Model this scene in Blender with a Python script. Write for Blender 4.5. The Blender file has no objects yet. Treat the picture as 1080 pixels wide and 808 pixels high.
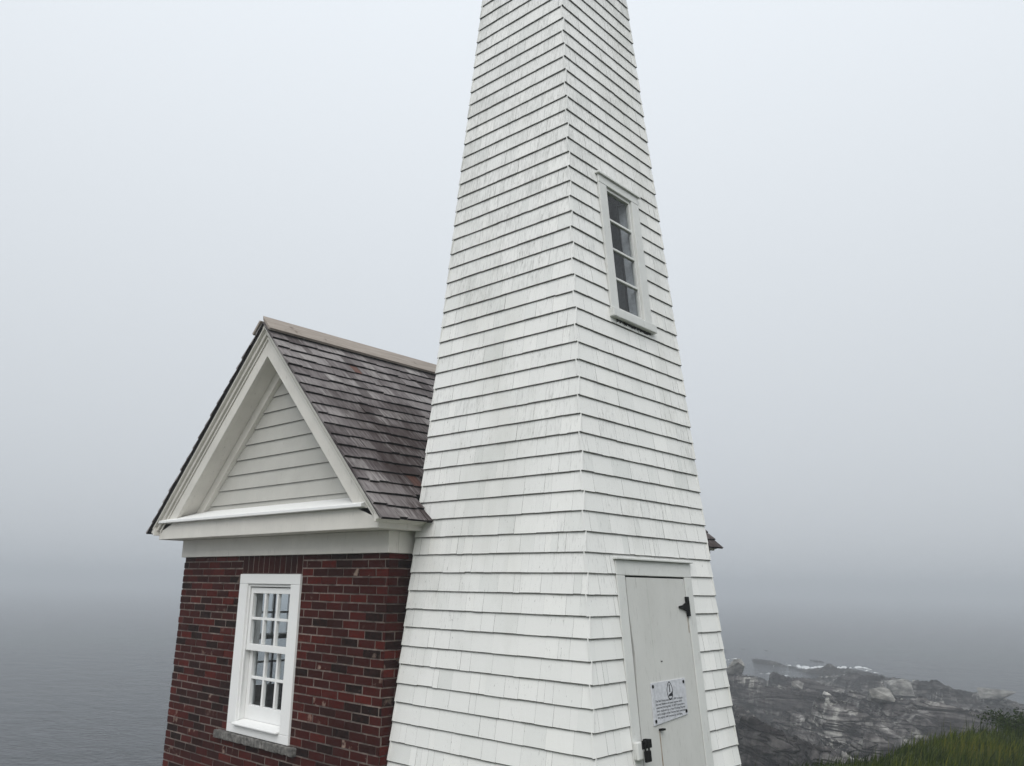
import bpy, math, random
import numpy as np
from mathutils import Matrix, Vector

random.seed(11)
S = 0.132          # one shingle course, in metres: the building unit used below
CZ = 1.75          # eye height above the ground under the photographer
SEA = CZ - 8.0     # sea level
scene = bpy.context.scene
COL = scene.collection

# ------------------------------------------------------------------ camera
F = 853.8156
M = [[0.7437326323673159, 0.6682925739921729, 0.015710095445257876],
     [-0.15137050366976645, 0.19125575778894682, -0.9697980231632446],
     [-0.651113463361605, 0.7188923915715703, 0.24340293171973906]]
r_, d_, f_ = (Vector(v) for v in M)
cd = bpy.data.cameras.new('camera')
cd.sensor_width = 36.0
cd.lens = 36.0 * F / 1080.0
cd.clip_end = 3000
cam = bpy.data.objects.new('camera', cd)
mw = Matrix((( r_[0], -d_[0], -f_[0], 0), (r_[1], -d_[1], -f_[1], 0), (r_[2], -d_[2], -f_[2], CZ), (0, 0, 0, 1)))
cam.matrix_world = mw
COL.objects.link(cam)
scene.camera = cam

# ------------------------------------------------------------------ node helpers
def mat(name):
    m = bpy.data.materials.new(name)
    m.use_nodes = True
    nt = m.node_tree
    nt.nodes.clear()
    out = nt.nodes.new('ShaderNodeOutputMaterial')
    return m, nt, out

class G:
    """tiny node-graph helper"""
    def __init__(s, name):
        s.m, s.nt, s.out = mat(name)
        s.tc = s.nt.nodes.new('ShaderNodeTexCoord')
    def n(s, t, **k):
        o = s.nt.nodes.new(t)
        for a, b in k.items():
            setattr(o, a, b)
        return o
    def l(s, a, b):
        s.nt.links.new(a, b)
    def put(s, sock, v):
        if isinstance(v, bpy.types.NodeSocket):
            s.l(v, sock)
        else:
            sock.default_value = v
    def coords(s, scale=(1, 1, 1), src='Object', loc=(0, 0, 0)):
        mp = s.n('ShaderNodeMapping')
        s.l(s.tc.outputs[src], mp.inputs[0])
        mp.inputs['Location'].default_value = loc
        mp.inputs['Scale'].default_value = scale
        return mp.outputs[0]
    def noise(s, vec, scale, detail=4, rough=.55, dist=0.0):
        o = s.n('ShaderNodeTexNoise')
        s.put(o.inputs['Vector'], vec)
        o.inputs['Scale'].default_value = scale
        o.inputs['Detail'].default_value = detail
        o.inputs['Roughness'].default_value = rough
        o.inputs['Distortion'].default_value = dist
        return o.outputs['Fac']
    def ramp(s, fac, stops):
        o = s.n('ShaderNodeValToRGB')
        s.put(o.inputs[0], fac)
        e = o.color_ramp.elements
        while len(e) > 1:
            e.remove(e[-1])
        for i, (p, c) in enumerate(stops):
            if not isinstance(c, tuple):
                c = (c, c, c)
            x = e[0] if i == 0 else e.new(p)
            x.position = p
            x.color = (*c, 1)
        return o.outputs[0]
    def math(s, op, a, b=0.0, c=0.0, clamp=False):
        o = s.n('ShaderNodeMath', operation=op, use_clamp=clamp)
        s.put(o.inputs[0], a); s.put(o.inputs[1], b); s.put(o.inputs[2], c)
        return o.outputs[0]
    def mix(s, fac, a, b, blend='MIX'):
        o = s.n('ShaderNodeMix', data_type='RGBA', blend_type=blend)
        s.put(o.inputs[0], fac)
        for k, v in ((6, a), (7, b)):
            if isinstance(v, (int, float)):
                v = (v, v, v)
            s.put(o.inputs[k], v if isinstance(v, bpy.types.NodeSocket) else (*v[:3], 1))
        return o.outputs[2]
    def attr(s, name):
        o = s.n('ShaderNodeAttribute')
        o.attribute_name = name
        return o.outputs['Fac']
    def bump(s, h, strength=.3, dist=.01, normal=None):
        o = s.n('ShaderNodeBump')
        s.put(o.inputs['Height'], h)
        o.inputs['Strength'].default_value = strength
        o.inputs['Distance'].default_value = dist
        if normal is not None:
            s.l(normal, o.inputs['Normal'])
        return o.outputs[0]
    def principled(s, color, rough=.6, normal=None, **k):
        o = s.n('ShaderNodeBsdfPrincipled')
        if isinstance(color, tuple):
            color = (*color[:3], 1)
        s.put(o.inputs['Base Color'], color)
        s.put(o.inputs['Roughness'], rough)
        if normal is not None:
            s.l(normal, o.inputs['Normal'])
        for a, b in k.items():
            s.put(o.inputs[a.replace('_', ' ')], b)
        s.l(o.outputs[0], s.out.inputs['Surface'])
        return o

def mat_shingle_paint():
    g = G('weathered_white_shingle_paint')
    r = g.attr('rnd'); r2 = g.attr('rnd2')
    streak = g.noise(g.coords((26, 26, 2.2)), 3.0, 4, .6)
    fine = g.noise(g.coords((60, 60, 5)), 3.0, 3, .6)
    big = g.noise(g.coords((1, 1, 1)), 1.1, 3, .5)
    base = g.ramp(r, [(0, (.69, .695, .67)), (.12, (.75, .75, .725)), (.8, (.785, .78, .755)), (1, (.81, .805, .775))])
    # worn patches where grey wood shows, gathered on some shingles and higher up
    up = g.n('ShaderNodeSeparateXYZ'); g.l(g.tc.outputs['Object'], up.inputs[0])
    h = g.math('MULTIPLY', up.outputs[2], .022)
    wear = g.math('ADD', g.math('MULTIPLY', streak, .62), g.math('MULTIPLY', big, .34))
    wear = g.math('ADD', wear, g.math('MULTIPLY', r2, .07))
    wear = g.math('ADD', wear, h)
    wm = g.ramp(wear, [(.62, 0.0), (.78, .55)])
    c = g.mix(wm, base, (.40, .40, .38))
    chips = g.ramp(g.math('ADD', g.math('MULTIPLY', fine, .75), g.math('MULTIPLY', streak, .25)), [(.63, 0.0), (.665, 1.0)])
    chips = g.math('MULTIPLY', chips, g.ramp(r2, [(.35, 0.0), (.75, .8)]))
    c = g.mix(chips, c, (.17, .165, .15))
    # mildew, large soft greenish stain
    st = g.ramp(g.noise(g.coords((1, 1, .35), loc=(3, 1, 0)), 1.6, 5, .6), [(.52, 0.0), (.72, .35)])
    c = g.mix(st, c, (.47, .47, .42))
    n = g.bump(g.math('ADD', streak, g.math('MULTIPLY', fine, .5)), .35, .004)
    g.principled(c, .62, n, Specular_IOR_Level=.3)
    return g.m

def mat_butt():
    g = G('butt_grime_and_shadow')
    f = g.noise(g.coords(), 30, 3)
    g.principled(g.ramp(f, [(.3, (.05, .048, .045)), (.7, (.16, .155, .14))]), .8)  # grime, darkened further to paint in the shadow line of each course
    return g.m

def mat_trim(name, col, wear=.5):
    g = G(name)
    f = g.noise(g.coords((1, 1, 1)), 4, 5, .6)
    s = g.noise(g.coords((14, 14, 2)), 4, 4, .6)
    c = g.mix(g.ramp(f, [(.35, 0.0), (.75, .5 * wear)]), col, tuple(x * .72 for x in col))
    c = g.mix(g.ramp(s, [(.62, 0.0), (.74, .6 * wear)]), c, (.3, .28, .25))
    g.principled(c, .5, g.bump(s, .15, .003), Specular_IOR_Level=.35)
    return g.m

def mat_door():
    g = G('old_grey_white_door_paint')
    s = g.noise(g.coords((22, 22, 1.2)), 4, 4, .6)
    f = g.noise(g.coords((1, 1, .5)), 3, 5, .6)
    c = g.mix(g.ramp(f, [(.35, 0.0), (.7, .6)]), (.56, .56, .535), (.47, .47, .445))
    c = g.mix(g.ramp(s, [(.60, 0.0), (.72, .55)]), c, (.30, .29, .27))
    g.principled(c, .55, g.bump(s, .3, .004), Specular_IOR_Level=.3)
    return g.m

def mat_roof():
    g = G('weathered_cedar_roof_shingle')
    r = g.attr('rnd'); r2 = g.attr('rnd2')
    # streaks run down the slope: fast across (y), slow along (x, z)
    s = g.noise(g.coords((2.2, 34, 2.2)), 2.2, 5, .65)
    big = g.noise(g.coords((1, .8, 1), loc=(7, 0, 0)), 1.5, 4, .6)
    base = g.ramp(r, [(0, (.10, .088, .086)), (.25, (.18, .162, .160)), (.6, (.235, .215, .212)), (.95, (.30, .28, .272)), (1, (.33, .31, .30))])
    dark = g.math('ADD', g.math('MULTIPLY', s, .55), g.math('MULTIPLY', big, .5))
    c = g.mix(g.ramp(dark, [(.46, 0.0), (.64, .88)]), base, (.032, .022, .024))
    xyz = g.n('ShaderNodeSeparateXYZ'); g.l(g.tc.outputs['Object'], xyz.inputs[0])
    # damp, mossy stain low on the slope beside the tower
    damp = g.math('MULTIPLY', g.ramp(xyz.outputs[0], [(.55, 0.0), (.98, 1.0)]), g.ramp(g.math('ADD', xyz.outputs[1], 3.0), [(.55, 0.0), (.95, 1.0)]))
    damp = g.math('MULTIPLY', damp, g.ramp(g.math('ADD', g.math('MULTIPLY', s, .6), g.math('MULTIPLY', big, .4)), [(.38, 0.0), (.56, .85)]))
    c = g.mix(damp, c, (.030, .019, .017))
    rust = g.math('MULTIPLY', g.ramp(r2, [(.9965, 0.0), (.997, 1.0)]), .65)
    c = g.mix(rust, c, (.16, .055, .03))
    g.principled(c, .85, g.bump(s, .6, .006), Specular_IOR_Level=.12)
    return g.m

def mat_wood():
    g = G('bare_weathered_board')
    s = g.noise(g.coords((20, 1.2, 20)), 3, 5, .6)
    k = g.noise(g.coords((1, 1, 1)), 9, 2, .5)
    c = g.ramp(s, [(.3, (.21, .175, .145)), (.7, (.33, .285, .245))])
    c = g.mix(g.ramp(k, [(.66, 0.0), (.72, .8)]), c, (.12, .09, .07))
    g.principled(c, .7, g.bump(s, .3, .004))
    return g.m

def mat_brick():
    g = G('old_dark_red_brick')
    r = g.attr('rnd'); r2 = g.attr('rnd2')
    f = g.noise(g.coords(), 28, 5, .65)
    f2 = g.noise(g.coords(loc=(4, 4, 4)), 11, 4, .6)
    base = g.ramp(r, [(0, (.005, .003, .0025)), (.18, (.013, .004, .003)), (.32, (.030, .0042, .003)), (.75, (.052, .0055, .0038)), (1, (.088, .010, .006))])
    c = g.mix(g.ramp(f, [(.35, .55), (.65, 0.0)]), base, (.035, .012, .010))
    lime = g.math('MULTIPLY', g.ramp(f2, [(.58, 0.0), (.68, .75)]), g.ramp(r2, [(.80, 0.0), (.97, 1.0)]))
    c = g.mix(lime, c, (.33, .25, .20))
    g.principled(c, .9, g.bump(f, .55, .006), Specular_IOR_Level=.08)
    return g.m

def mat_mortar():
    g = G('grey_lime_mortar')
    f = g.noise(g.coords(), 14, 5, .65)
    soot = g.ramp(g.noise(g.coords(), 1.4, 5, .6), [(.38, .45), (.6, 1.0)])
    g.principled(g.mix(1.0, g.ramp(f, [(.3, (.09, .07, .058)), (.7, (.30, .235, .20))]), soot, 'MULTIPLY'), .9, g.bump(f, .5, .004))
    return g.m

def mat_stone():
    g = G('rough_granite_sill')
    f = g.noise(g.coords(), 22, 6, .7)
    g.principled(g.ramp(f, [(.3, (.04, .037, .034)), (.5, (.12, .115, .105)), (.7, (.25, .235, .22))]), .85, g.bump(f, 1.0, .02))
    return g.m

def mat_plain(name, col, rough=.6, metal=0.0):
    g = G(name)
    f = g.noise(g.coords(), 35, 4, .6)
    c = g.mix(g.ramp(f, [(.4, 0.0), (.7, .6)]), col, tuple(x * .6 for x in col))
    g.principled(c, rough, g.bump(f, .2, .002), Metallic=metal, Specular_IOR_Level=.12 if max(col) < .1 else .3)
    return g.m

def mat_glass():
    g = G('window_glass')
    t = g.n('ShaderNodeBsdfTransparent'); t.inputs[0].default_value = (.965, .98, .985, 1)
    gl = g.n('ShaderNodeBsdfGlossy'); gl.inputs['Roughness'].default_value = .015
    nz = g.bump(g.noise(g.coords(), 3.5, 2), .12, .02)
    g.l(nz, gl.inputs['Normal'])
    lw = g.n('ShaderNodeLayerWeight'); lw.inputs[0].default_value = .5
    m = g.n('ShaderNodeMixShader')
    g.l(g.math('MULTIPLY_ADD', g.math('POWER', lw.outputs['Facing'], 5.0), .5, .014), m.inputs[0]); g.l(t.outputs[0], m.inputs[1]); g.l(gl.outputs[0], m.inputs[2])
    g.l(m.outputs[0], g.out.inputs['Surface'])
    return g.m

def mat_rust():
    g = G('rust_run')
    f = g.noise(g.coords((40, 40, 6)), 3, 3)
    g.principled(g.ramp(f, [(.3, (.20, .13, .08)), (.7, (.38, .34, .29))]), .8)
    return g.m

def mat_ground():
    g = G('rock_and_turf')
    gr = g.attr('grass')
    st = g.attr('strata')
    v = g.coords((1, 1, 1))
    mp = g.n('ShaderNodeMapping'); g.l(g.tc.outputs['Object'], mp.inputs[0])
    mp.inputs['Rotation'].default_value = (0, 0, math.radians(35.0))
    mp.inputs['Scale'].default_value = (.13, .42, 1.7)
    a = g.noise(mp.outputs[0], 1.5, 8, .66, .3)
    b = g.noise(v, 2.2, 7, .66)
    big = g.noise(v, .16, 4, .55)
    cfac = g.math('ADD', g.math('MULTIPLY', a, .62), g.math('MULTIPLY', b, .38))
    rock = g.ramp(cfac, [(.36, (.009, .0085, .009)), (.45, (.036, .034, .035)), (.51, (.11, .105, .105)), (.57, (.24, .235, .225)), (.66, (.46, .45, .425))])
    rock = g.mix(1.0, rock, g.ramp(st, [(0, (.22, .21, .21)), (.45, (.55, .53, .53)), (.8, (1.0, .98, .96)), (1, (1.5, 1.48, 1.42))]), 'MULTIPLY')
    rock = g.mix(g.ramp(big, [(.45, 0.0), (.60, .5)]), rock, (.040, .033, .033))
    lich = g.math('MULTIPLY', g.ramp(b, [(.54, 0.0), (.62, .8)]), g.ramp(st, [(.55, 0.0), (.9, 1.0)]))
    rock = g.mix(lich, rock, (.36, .355, .32))
    crk = None
    for sc, wd_ in ((.8, .04), (2.4, .05)):
        vo = g.n('ShaderNodeTexVoronoi', feature='DISTANCE_TO_EDGE')
        dv = g.n('ShaderNodeVectorMath', operation='ADD')
        nv = g.n('ShaderNodeTexNoise'); nv.inputs['Scale'].default_value = 1.2; g.l(mp.outputs[0], nv.inputs['Vector'])
        g.l(mp.outputs[0], dv.inputs[0]); g.l(nv.outputs['Color'], dv.inputs[1])
        g.l(dv.outputs[0], vo.inputs['Vector']); vo.inputs['Scale'].default_value = sc
        q = g.ramp(vo.outputs['Distance'], [(.0, 1.0), (wd_, 0.0)])
        crk = q if crk is None else g.math('MAXIMUM', crk, g.math('MULTIPLY', q, .8))
    rock = g.mix(g.math('MULTIPLY', crk, .85), rock, (.010, .009, .009))
    wet = g.n('ShaderNodeSeparateXYZ'); g.l(g.tc.outputs['Object'], wet.inputs[0])
    wl = g.math('ADD', wet.outputs[2], g.math('MULTIPLY', b, .5))
    wl = g.n('ShaderNodeMapRange'); g.l(wet.outputs[2], wl.inputs[0])
    wl.inputs[1].default_value = SEA + .2; wl.inputs[2].default_value = SEA + 1.3
    wl.inputs[3].default_value = .75; wl.inputs[4].default_value = 0.0
    rock = g.mix(wl.outputs[0], rock, (.022, .021, .018))
    turf = g.ramp(b, [(.3, (.022, .03, .009)), (.55, (.05, .065, .018)), (.75, (.10, .095, .04))])
    bounce_grav = g.ramp(g.noise(v, 38, 4, .7), [(.3, (.16, .15, .14)), (.5, (.33, .32, .30)), (.7, (.46, .45, .42))])
    rock = g.mix(g.attr('bounce_gravel'), rock, bounce_grav)  # pale unseen ground added to bounce light up the tower wall
    c = g.mix(gr, rock, turf)
    n = g.bump(a, .9, .22)
    n = g.bump(b, .7, .06, n)
    n = g.bump(g.math('SUBTRACT', 1.0, crk), .9, .15, n)
    rr = g.ramp(cfac, [(.3, .45), (.6, .8)])
    g.principled(c, .85, n, Specular_IOR_Level=.08)
    return g.m

def mat_boulder(name, pale):
    g = G(name)
    f = g.noise(g.coords((1, 1, 2)), 1.6, 7, .68)
    lo = tuple(x * .45 for x in pale)
    c = g.ramp(f, [(.33, tuple(x * .22 for x in pale)), (.45, lo), (.62, pale)])
    g.principled(c, .9, g.bump(f, .9, .12), Specular_IOR_Level=.1)
    return g.m

def mat_sea():
    g = G('grey_sea_water')
    v = g.coords((1, 1, 1))
    mp = g.n('ShaderNodeMapping'); g.l(g.tc.outputs['Object'], mp.inputs[0])
    mp.inputs['Rotation'].default_value = (0, 0, math.radians(25))
    mp.inputs['Scale'].default_value = (.7, 1.4, 1)
    a = g.noise(mp.outputs[0], .42, 6, .62, .4)
    b = g.noise(v, 2.4, 4, .6, .2)
    h = g.math('ADD', a, g.math('MULTIPLY', b, .4))
    n = g.bump(h, 1.0, 3.0)
    c = g.ramp(a, [(.35, (.010, .013, .018)), (.65, (.028, .034, .042))])
    g.principled(c, .14, n, Specular_IOR_Level=.5)
    return g.m

def mat_leaf(name, a, b):
    g = G(name)
    r = g.attr('rnd')
    c = g.ramp(r, [(0, a), (.55, tuple((x + y) / 2 for x, y in zip(a, b))), (.85, b), (1, (b[0] * 1.5, b[1] * 1.15, b[2]))])
    d = g.n('ShaderNodeBsdfDiffuse'); g.l(c, d.inputs[0])
    t = g.n('ShaderNodeBsdfTranslucent'); g.l(c, t.inputs[0])
    m = g.n('ShaderNodeMixShader'); m.inputs[0].default_value = .3
    g.l(d.outputs[0], m.inputs[1]); g.l(t.outputs[0], m.inputs[2])
    g.l(m.outputs[0], g.out.inputs['Surface'])
    return g.m

MAT = dict(
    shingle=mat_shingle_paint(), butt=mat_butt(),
    trim=mat_trim('warm_white_trim_paint', (.68, .655, .60), .85),
    sash=mat_trim('fresh_white_window_paint', (.80, .80, .785), .12),
    siding=mat_trim('pale_grey_clapboard_paint', (.47, .46, .42), .7),
    towertrim=mat_trim('weathered_casing_paint', (.63, .635, .61), .9),
    door=mat_door(), roof=mat_roof(), wood=mat_wood(), brick=mat_brick(), mortar=mat_mortar(),
    stone=mat_stone(), glass=mat_glass(), rust=mat_rust(),
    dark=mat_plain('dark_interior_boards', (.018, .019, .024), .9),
    inwall=mat_plain('dim_interior_plaster', (.16, .16, .18), .9),
    instud=mat_plain('bare_interior_stud', (.42, .43, .45), .8),
    black=mat_plain('black_iron', (.004, .004, .004), .6),
    ink=mat_plain('black_lettering', (.02, .02, .025), .6),
    plate=mat_plain('enamelled_notice_plate', (.56, .57, .60), .45),
    edge=mat_plain('dark_roof_edge', (.014, .012, .012), .9),
)

# ------------------------------------------------------------------ mesh helpers
ORG = {}
def U(p):
    return Vector((p[0] * S, p[1] * S, p[2] * S + CZ))

def link(o, parent=None):
    COL.objects.link(o)
    if parent is not None:
        o.parent = parent
    return o

def tag(o, label=None, cat=None, group=None, kind=None):
    if label: o['label'] = label
    if cat: o['category'] = cat
    if group: o['group'] = group
    if kind: o['kind'] = kind
    return o

def empty(name, loc):
    o = bpy.data.objects.new(name, None)
    o.empty_display_size = .3
    o.location = loc
    link(o)
    ORG[o] = Vector(loc)
    return o

class MB:
    def __init__(s, unit=True):
        s.v = []; s.f = []; s.r = []; s.r2 = []; s.mi = []; s.unit = unit
    def face(s, idx, r=.5, r2=.5, mi=0):
        s.f.append(idx); s.r.append(r); s.r2.append(r2); s.mi.append(mi)
    def hexa(s, p, r=.5, r2=.5, mi=None):
        """p: 8 points, bottom 4 (ccw from above) then top 4"""
        b = len(s.v); s.v += [tuple(q) for q in p]
        mi = mi or [0] * 6
        for k, q in enumerate(((3, 2, 1, 0), (4, 5, 6, 7), (0, 1, 5, 4), (1, 2, 6, 5), (2, 3, 7, 6), (3, 0, 4, 7))):
            s.face([b + i for i in q], r, r2, mi[k])
    def box(s, x0, x1, y0, y1, z0, z1, r=.5, r2=.5):
        s.hexa([(x0, y0, z0), (x1, y0, z0), (x1, y1, z0), (x0, y1, z0), (x0, y0, z1), (x1, y0, z1), (x1, y1, z1), (x0, y1, z1)], r, r2)
    def prism(s, poly, fn, a, b, r=.5, r2=.5):
        """poly: 2D points; fn(p2, t) -> 3D; extruded from t=a to t=b"""
        n = len(poly); k = len(s.v)
        s.v += [tuple(fn(p, a)) for p in poly] + [tuple(fn(p, b)) for p in poly]
        s.face([k + i for i in range(n)][::-1], r, r2)
        s.face([k + n + i for i in range(n)], r, r2)
        for i in range(n):
            j = (i + 1) % n
            s.face([k + i, k + j, k + n + j, k + n + i], r, r2)
    def build(s, name, mats, parent=None, bevel=0, smooth=False):
        me = bpy.data.meshes.new(name)
        root = parent
        while root is not None and root.parent is not None:
            root = root.parent
        org = ORG.get(root, Vector((0, 0, 0)))
        pts = [(U(p) if s.unit else Vector(p)) - org for p in s.v]
        me.from_pydata(pts, [], s.f)
        for nm, data in (('rnd', s.r), ('rnd2', s.r2)):
            a = me.attributes.new(nm, 'FLOAT', 'FACE')
            a.data.foreach_set('value', data)
        if not isinstance(mats, (list, tuple)): mats = [mats]
        for m in mats: me.materials.append(m)
        me.polygons.foreach_set('material_index', s.mi)
        import bmesh
        bm = bmesh.new(); bm.from_mesh(me)
        bmesh.ops.recalc_face_normals(bm, faces=bm.faces)
        bm.to_mesh(me); bm.free()
        if smooth:
            me.polygons.foreach_set('use_smooth', [True] * len(me.polygons))
        o = bpy.data.objects.new(name, me)
        link(o, parent)
        if bevel:
            b = o.modifiers.new('bevel', 'BEVEL'); b.width = bevel; b.segments = 2; b.limit_method = 'ANGLE'
        return o

# ------------------------------------------------------------------ the bell tower (units of S, relative to the eye)
XR = lambda z: -23.78 - .0988 * z
YF = lambda z: 31.80 + .0702 * z
XL = lambda z: -36.57 + .0433 * z
YB = lambda z: 44.22 - .0411 * z
GROUND = -14.6
TOP = 43.65

def nrm(v):
    l = math.sqrt(sum(x * x for x in v)); return tuple(x / l for x in v)
nR = nrm((1, 0, .0988)); nF = nrm((0, -1, .0702)); nL = nrm((-1, 0, .0433)); nB = nrm((0, 1, .0411))
def FR(u, z, o): return (XR(z) + o * nR[0], u, z + o * nR[2])
def FF(u, z, o): return (u, YF(z) + o * nF[1], z + o * nF[2])
def FL(u, z, o): return (XL(z) + o * nL[0], u, z + o * nL[2])
def FB(u, z, o): return (u, YB(z) + o * nB[1], z + o * nB[2])

def shape_box(mb, Fn, u0, u1, z0, z1, o0, o1, r=.5, r2=.5, du=0.0):
    """box lying on a tower face; du leans its upper edge sideways"""
    mb.hexa([Fn(u0, z0, o0), Fn(u1, z0, o0), Fn(u1, z0, o1), Fn(u0, z0, o1),
             Fn(u0 + du, z1, o0), Fn(u1 + du, z1, o0), Fn(u1 + du, z1, o1), Fn(u0 + du, z1, o1)], r, r2)

tower = empty('bell_tower', U((-30.5, 37.5, GROUND)))
tag(tower, 'tall tapering bell tower clad in weathered white shingles with a grey-white plank door', 'tower')

DOOR = (34.28, 41.62, -20.0, 1.50)
WIN = (36.22, 40.55, 15.45, 24.35)
T = .09
shingles = MB()
def course_face(Fn, lo, hi, rects, wid=(.45, 1.75), parity=0, lohi_corner=(True, True)):
    for i in range(-8, 51):
        zb = 35.65 - i
        if zb < GROUND - .2: continue
        zt = zb + 1.12
        ext = (i + parity) % 2 == 0
        a = lo(zb); b = hi(zb)
        a1 = a - .012 if ext else a + T * .95
        b1 = b + .012 if ext else b - T * .95
        sag = random.uniform(-.015, .015)
        # intervals with own z range
        iv = [(a1, b1, zb, zt)]
        for (u0, u1, z0, z1) in rects:
            nv = []
            for (p, q, s0, s1) in iv:
                if q <= u0 or p >= u1 or s0 + .98 <= z0 or s0 >= z1:
                    nv.append((p, q, s0, s1)); continue
                if p < u0: nv.append((p, u0, s0, s1))
                if s0 < z1 < s0 + 1.0: nv.append((max(p, u0), min(q, u1), z1, s1))
                if s0 < z0 < s0 + 1.0: nv.append((max(p, u0), min(q, u1), s0, z0))
                if q > u1: nv.append((u1, q, s0, s1))
            iv = nv
        for (p, q, s0, s1) in iv:
            u = p
            while u < q - .02:
                w = random.uniform(*wid)
                if random.random() < .25: w = random.uniform(.35, .6)
                if q - (u + w) < .3: w = q - u
                g = random.uniform(.004, .009) if random.random() < .95 else random.uniform(.012, .026)
                ue = min(u + w, q)
                j = random.uniform(-.008, .008) + sag
                if random.random() < .04: j += random.uniform(-.03, .03)
                oo = random.uniform(-.008, .006)
                tw = random.uniform(-.006, .006)
                # taper of the face pulls the upper corners in at the ends
                k0 = (lo(s1) - lo(s0)) if u <= a1 + .001 else 0
                k1 = (hi(s1) - hi(s0)) if ue >= b1 - .001 else 0
                gap0 = 0 if u == p else g / 2
                gap1 = 0 if ue >= q else g / 2
                b0 = s0 + (j if s0 == zb else 0)
                f0 = (s1 - zb) / 1.12
                ob = oo - T * (s0 - zb) / 1.12
                ot = -T * f0 + oo * .3
                L, R = u + gap0, ue - gap1
                cj = random.uniform(-.006, .006)
                if s0 == zb:   # dark drip strip: grime plus a painted shadow line under the course
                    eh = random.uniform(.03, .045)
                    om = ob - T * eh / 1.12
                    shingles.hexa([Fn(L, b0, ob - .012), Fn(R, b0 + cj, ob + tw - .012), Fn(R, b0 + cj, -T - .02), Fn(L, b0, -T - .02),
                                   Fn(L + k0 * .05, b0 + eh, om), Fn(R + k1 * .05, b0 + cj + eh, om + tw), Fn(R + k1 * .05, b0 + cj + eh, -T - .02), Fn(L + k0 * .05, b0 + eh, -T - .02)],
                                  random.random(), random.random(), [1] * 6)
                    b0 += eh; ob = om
                shingles.hexa([Fn(L, b0, ob), Fn(R, b0 + cj, ob + tw), Fn(R, b0 + cj, -T - .02), Fn(L, b0, -T - .02),
                               Fn(L + k0, s1, ot), Fn(R + k1, s1, ot), Fn(R + k1, s1, -T - .04), Fn(L + k0, s1, -T - .04)],
                              random.random(), random.random(), [1, 0, 0, 1 if ue < b1 - .001 else 0, 0, 1 if u > a1 + .001 else 0])
                u = ue
course_face(FF, XL, XR, [], parity=0)
course_face(FR, YF, YB, [DOOR, WIN], parity=1)
course_face(FB, XL, XR, [], parity=0)
course_face(FL, YF, YB, [], parity=1)
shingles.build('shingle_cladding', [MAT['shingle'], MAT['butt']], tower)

# wall behind the shingles, hollow, with real openings for the door and window
wall = MB()
def wall_face(Fn, lo, hi, holes, oo=-.12, oi=-.9):
    zs = sorted({GROUND - 1, TOP + .6} | {z for h in holes for z in h[2:4] if z > GROUND - 1})
    for z0, z1 in zip(zs, zs[1:]):
        hs = [h for h in holes if h[2] < z1 - .01 and h[3] > z0 + .01]
        edges = [None] + [e for h in hs for e in (h[0], h[1])] + [None]
        for k in range(0, len(edges), 2):
            e0, e1 = edges[k], edges[k + 1]
            la, lb = (lo(z0) + .12, lo(z1) + .12) if e0 is None else (e0, e0)
            ra, rb = (hi(z0) - .12, hi(z1) - .12) if e1 is None else (e1, e1)
            wall.hexa([Fn(la, z0, oo), Fn(ra, z0, oo), Fn(ra, z0, oi), Fn(la, z0, oi), Fn(lb, z1, oo), Fn(rb, z1, oo), Fn(rb, z1, oi), Fn(lb, z1, oi)])
wall_face(FF, XL, XR, [])
wall_face(FR, lambda z: YF(z) + .8, lambda z: YB(z) - .8, [(35.0, 40.9, -20, .7), (36.9, 39.75, 15.7, 23.75)])
wall_face(FB, XL, XR, [])
wall_face(FL, lambda z: YF(z) + .8, lambda z: YB(z) - .8, [])
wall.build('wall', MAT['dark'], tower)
fl = MB()
fl.box(-35.2, -25.6, 33.4, 43.0, 9.2, 9.6)
fl.build('floor', MAT['dark'], tower)
st = MB()
st.hexa([(-28.9, 42.15, 9.7), (-27.5, 42.15, 9.7), (-27.5, 42.35, 9.7), (-28.9, 42.35, 9.7), (-29.6, 41.6, 30), (-28.9, 41.6, 30), (-28.9, 41.8, 30), (-29.6, 41.8, 30)])
st.build('stud', MAT['instud'], tower)
cap = MB()
zc = TOP + .6
x0, x1, y0, y1 = XL(zc) - .7, XR(zc) + .7, YF(zc) - .7, YB(zc) + .7
cx, cy = (x0 + x1) / 2, (y0 + y1) / 2
cap.hexa([(x0, y0, zc), (x1, y0, zc), (x1, y1, zc), (x0, y1, zc), (x0, y0, zc + .35), (x1, y0, zc + .35), (x1, y1, zc + .35), (x0, y1, zc + .35)])
cap.hexa([(x0, y0, zc + .36), (x1, y0, zc + .36), (x1, y1, zc + .36), (x0, y1, zc + .36), (cx - .2, cy - .2, zc + 3), (cx + .2, cy - .2, zc + 3), (cx + .2, cy + .2, zc + 3), (cx - .2, cy + .2, zc + 3)])
cap.build('roof', MAT['roof'], tower)

# tower window
tw = MB()
shape_box(tw, FR, 36.24, 37.02, 15.5, 23.75, -.12, .10)
shape_box(tw, FR, 39.72, 40.53, 15.5, 23.75, -.12, .10)
shape_box(tw, FR, 36.24, 40.53, 23.755, 24.28, -.12, .11)
twin = tw.build('window', MAT['towertrim'], tower, .004)
c = MB(); shape_box(c, FR, 36.1, 40.7, 24.285, 24.42, -.12, .24); c.build('drip_cap', MAT['towertrim'], twin, .003)
c = MB(); shape_box(c, FR, 36.12, 40.66, 14.98, 15.50, -.3, .30); c.build('sill', MAT['towertrim'], twin, .005)
c = MB()
for k in range(24):   # ragged dark gap of torn building paper under the sill
    u = 36.75 + k * .15
    shape_box(c, FR, u, u + .10, 14.86 + random.uniform(-.06, .05), 14.99, -.04, .03)
c.build('torn_paper', MAT['edge'], twin)
sash = MB()
shape_box(sash, FR, 37.025, 37.16, 15.505, 23.75, -.28, -.03)
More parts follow.
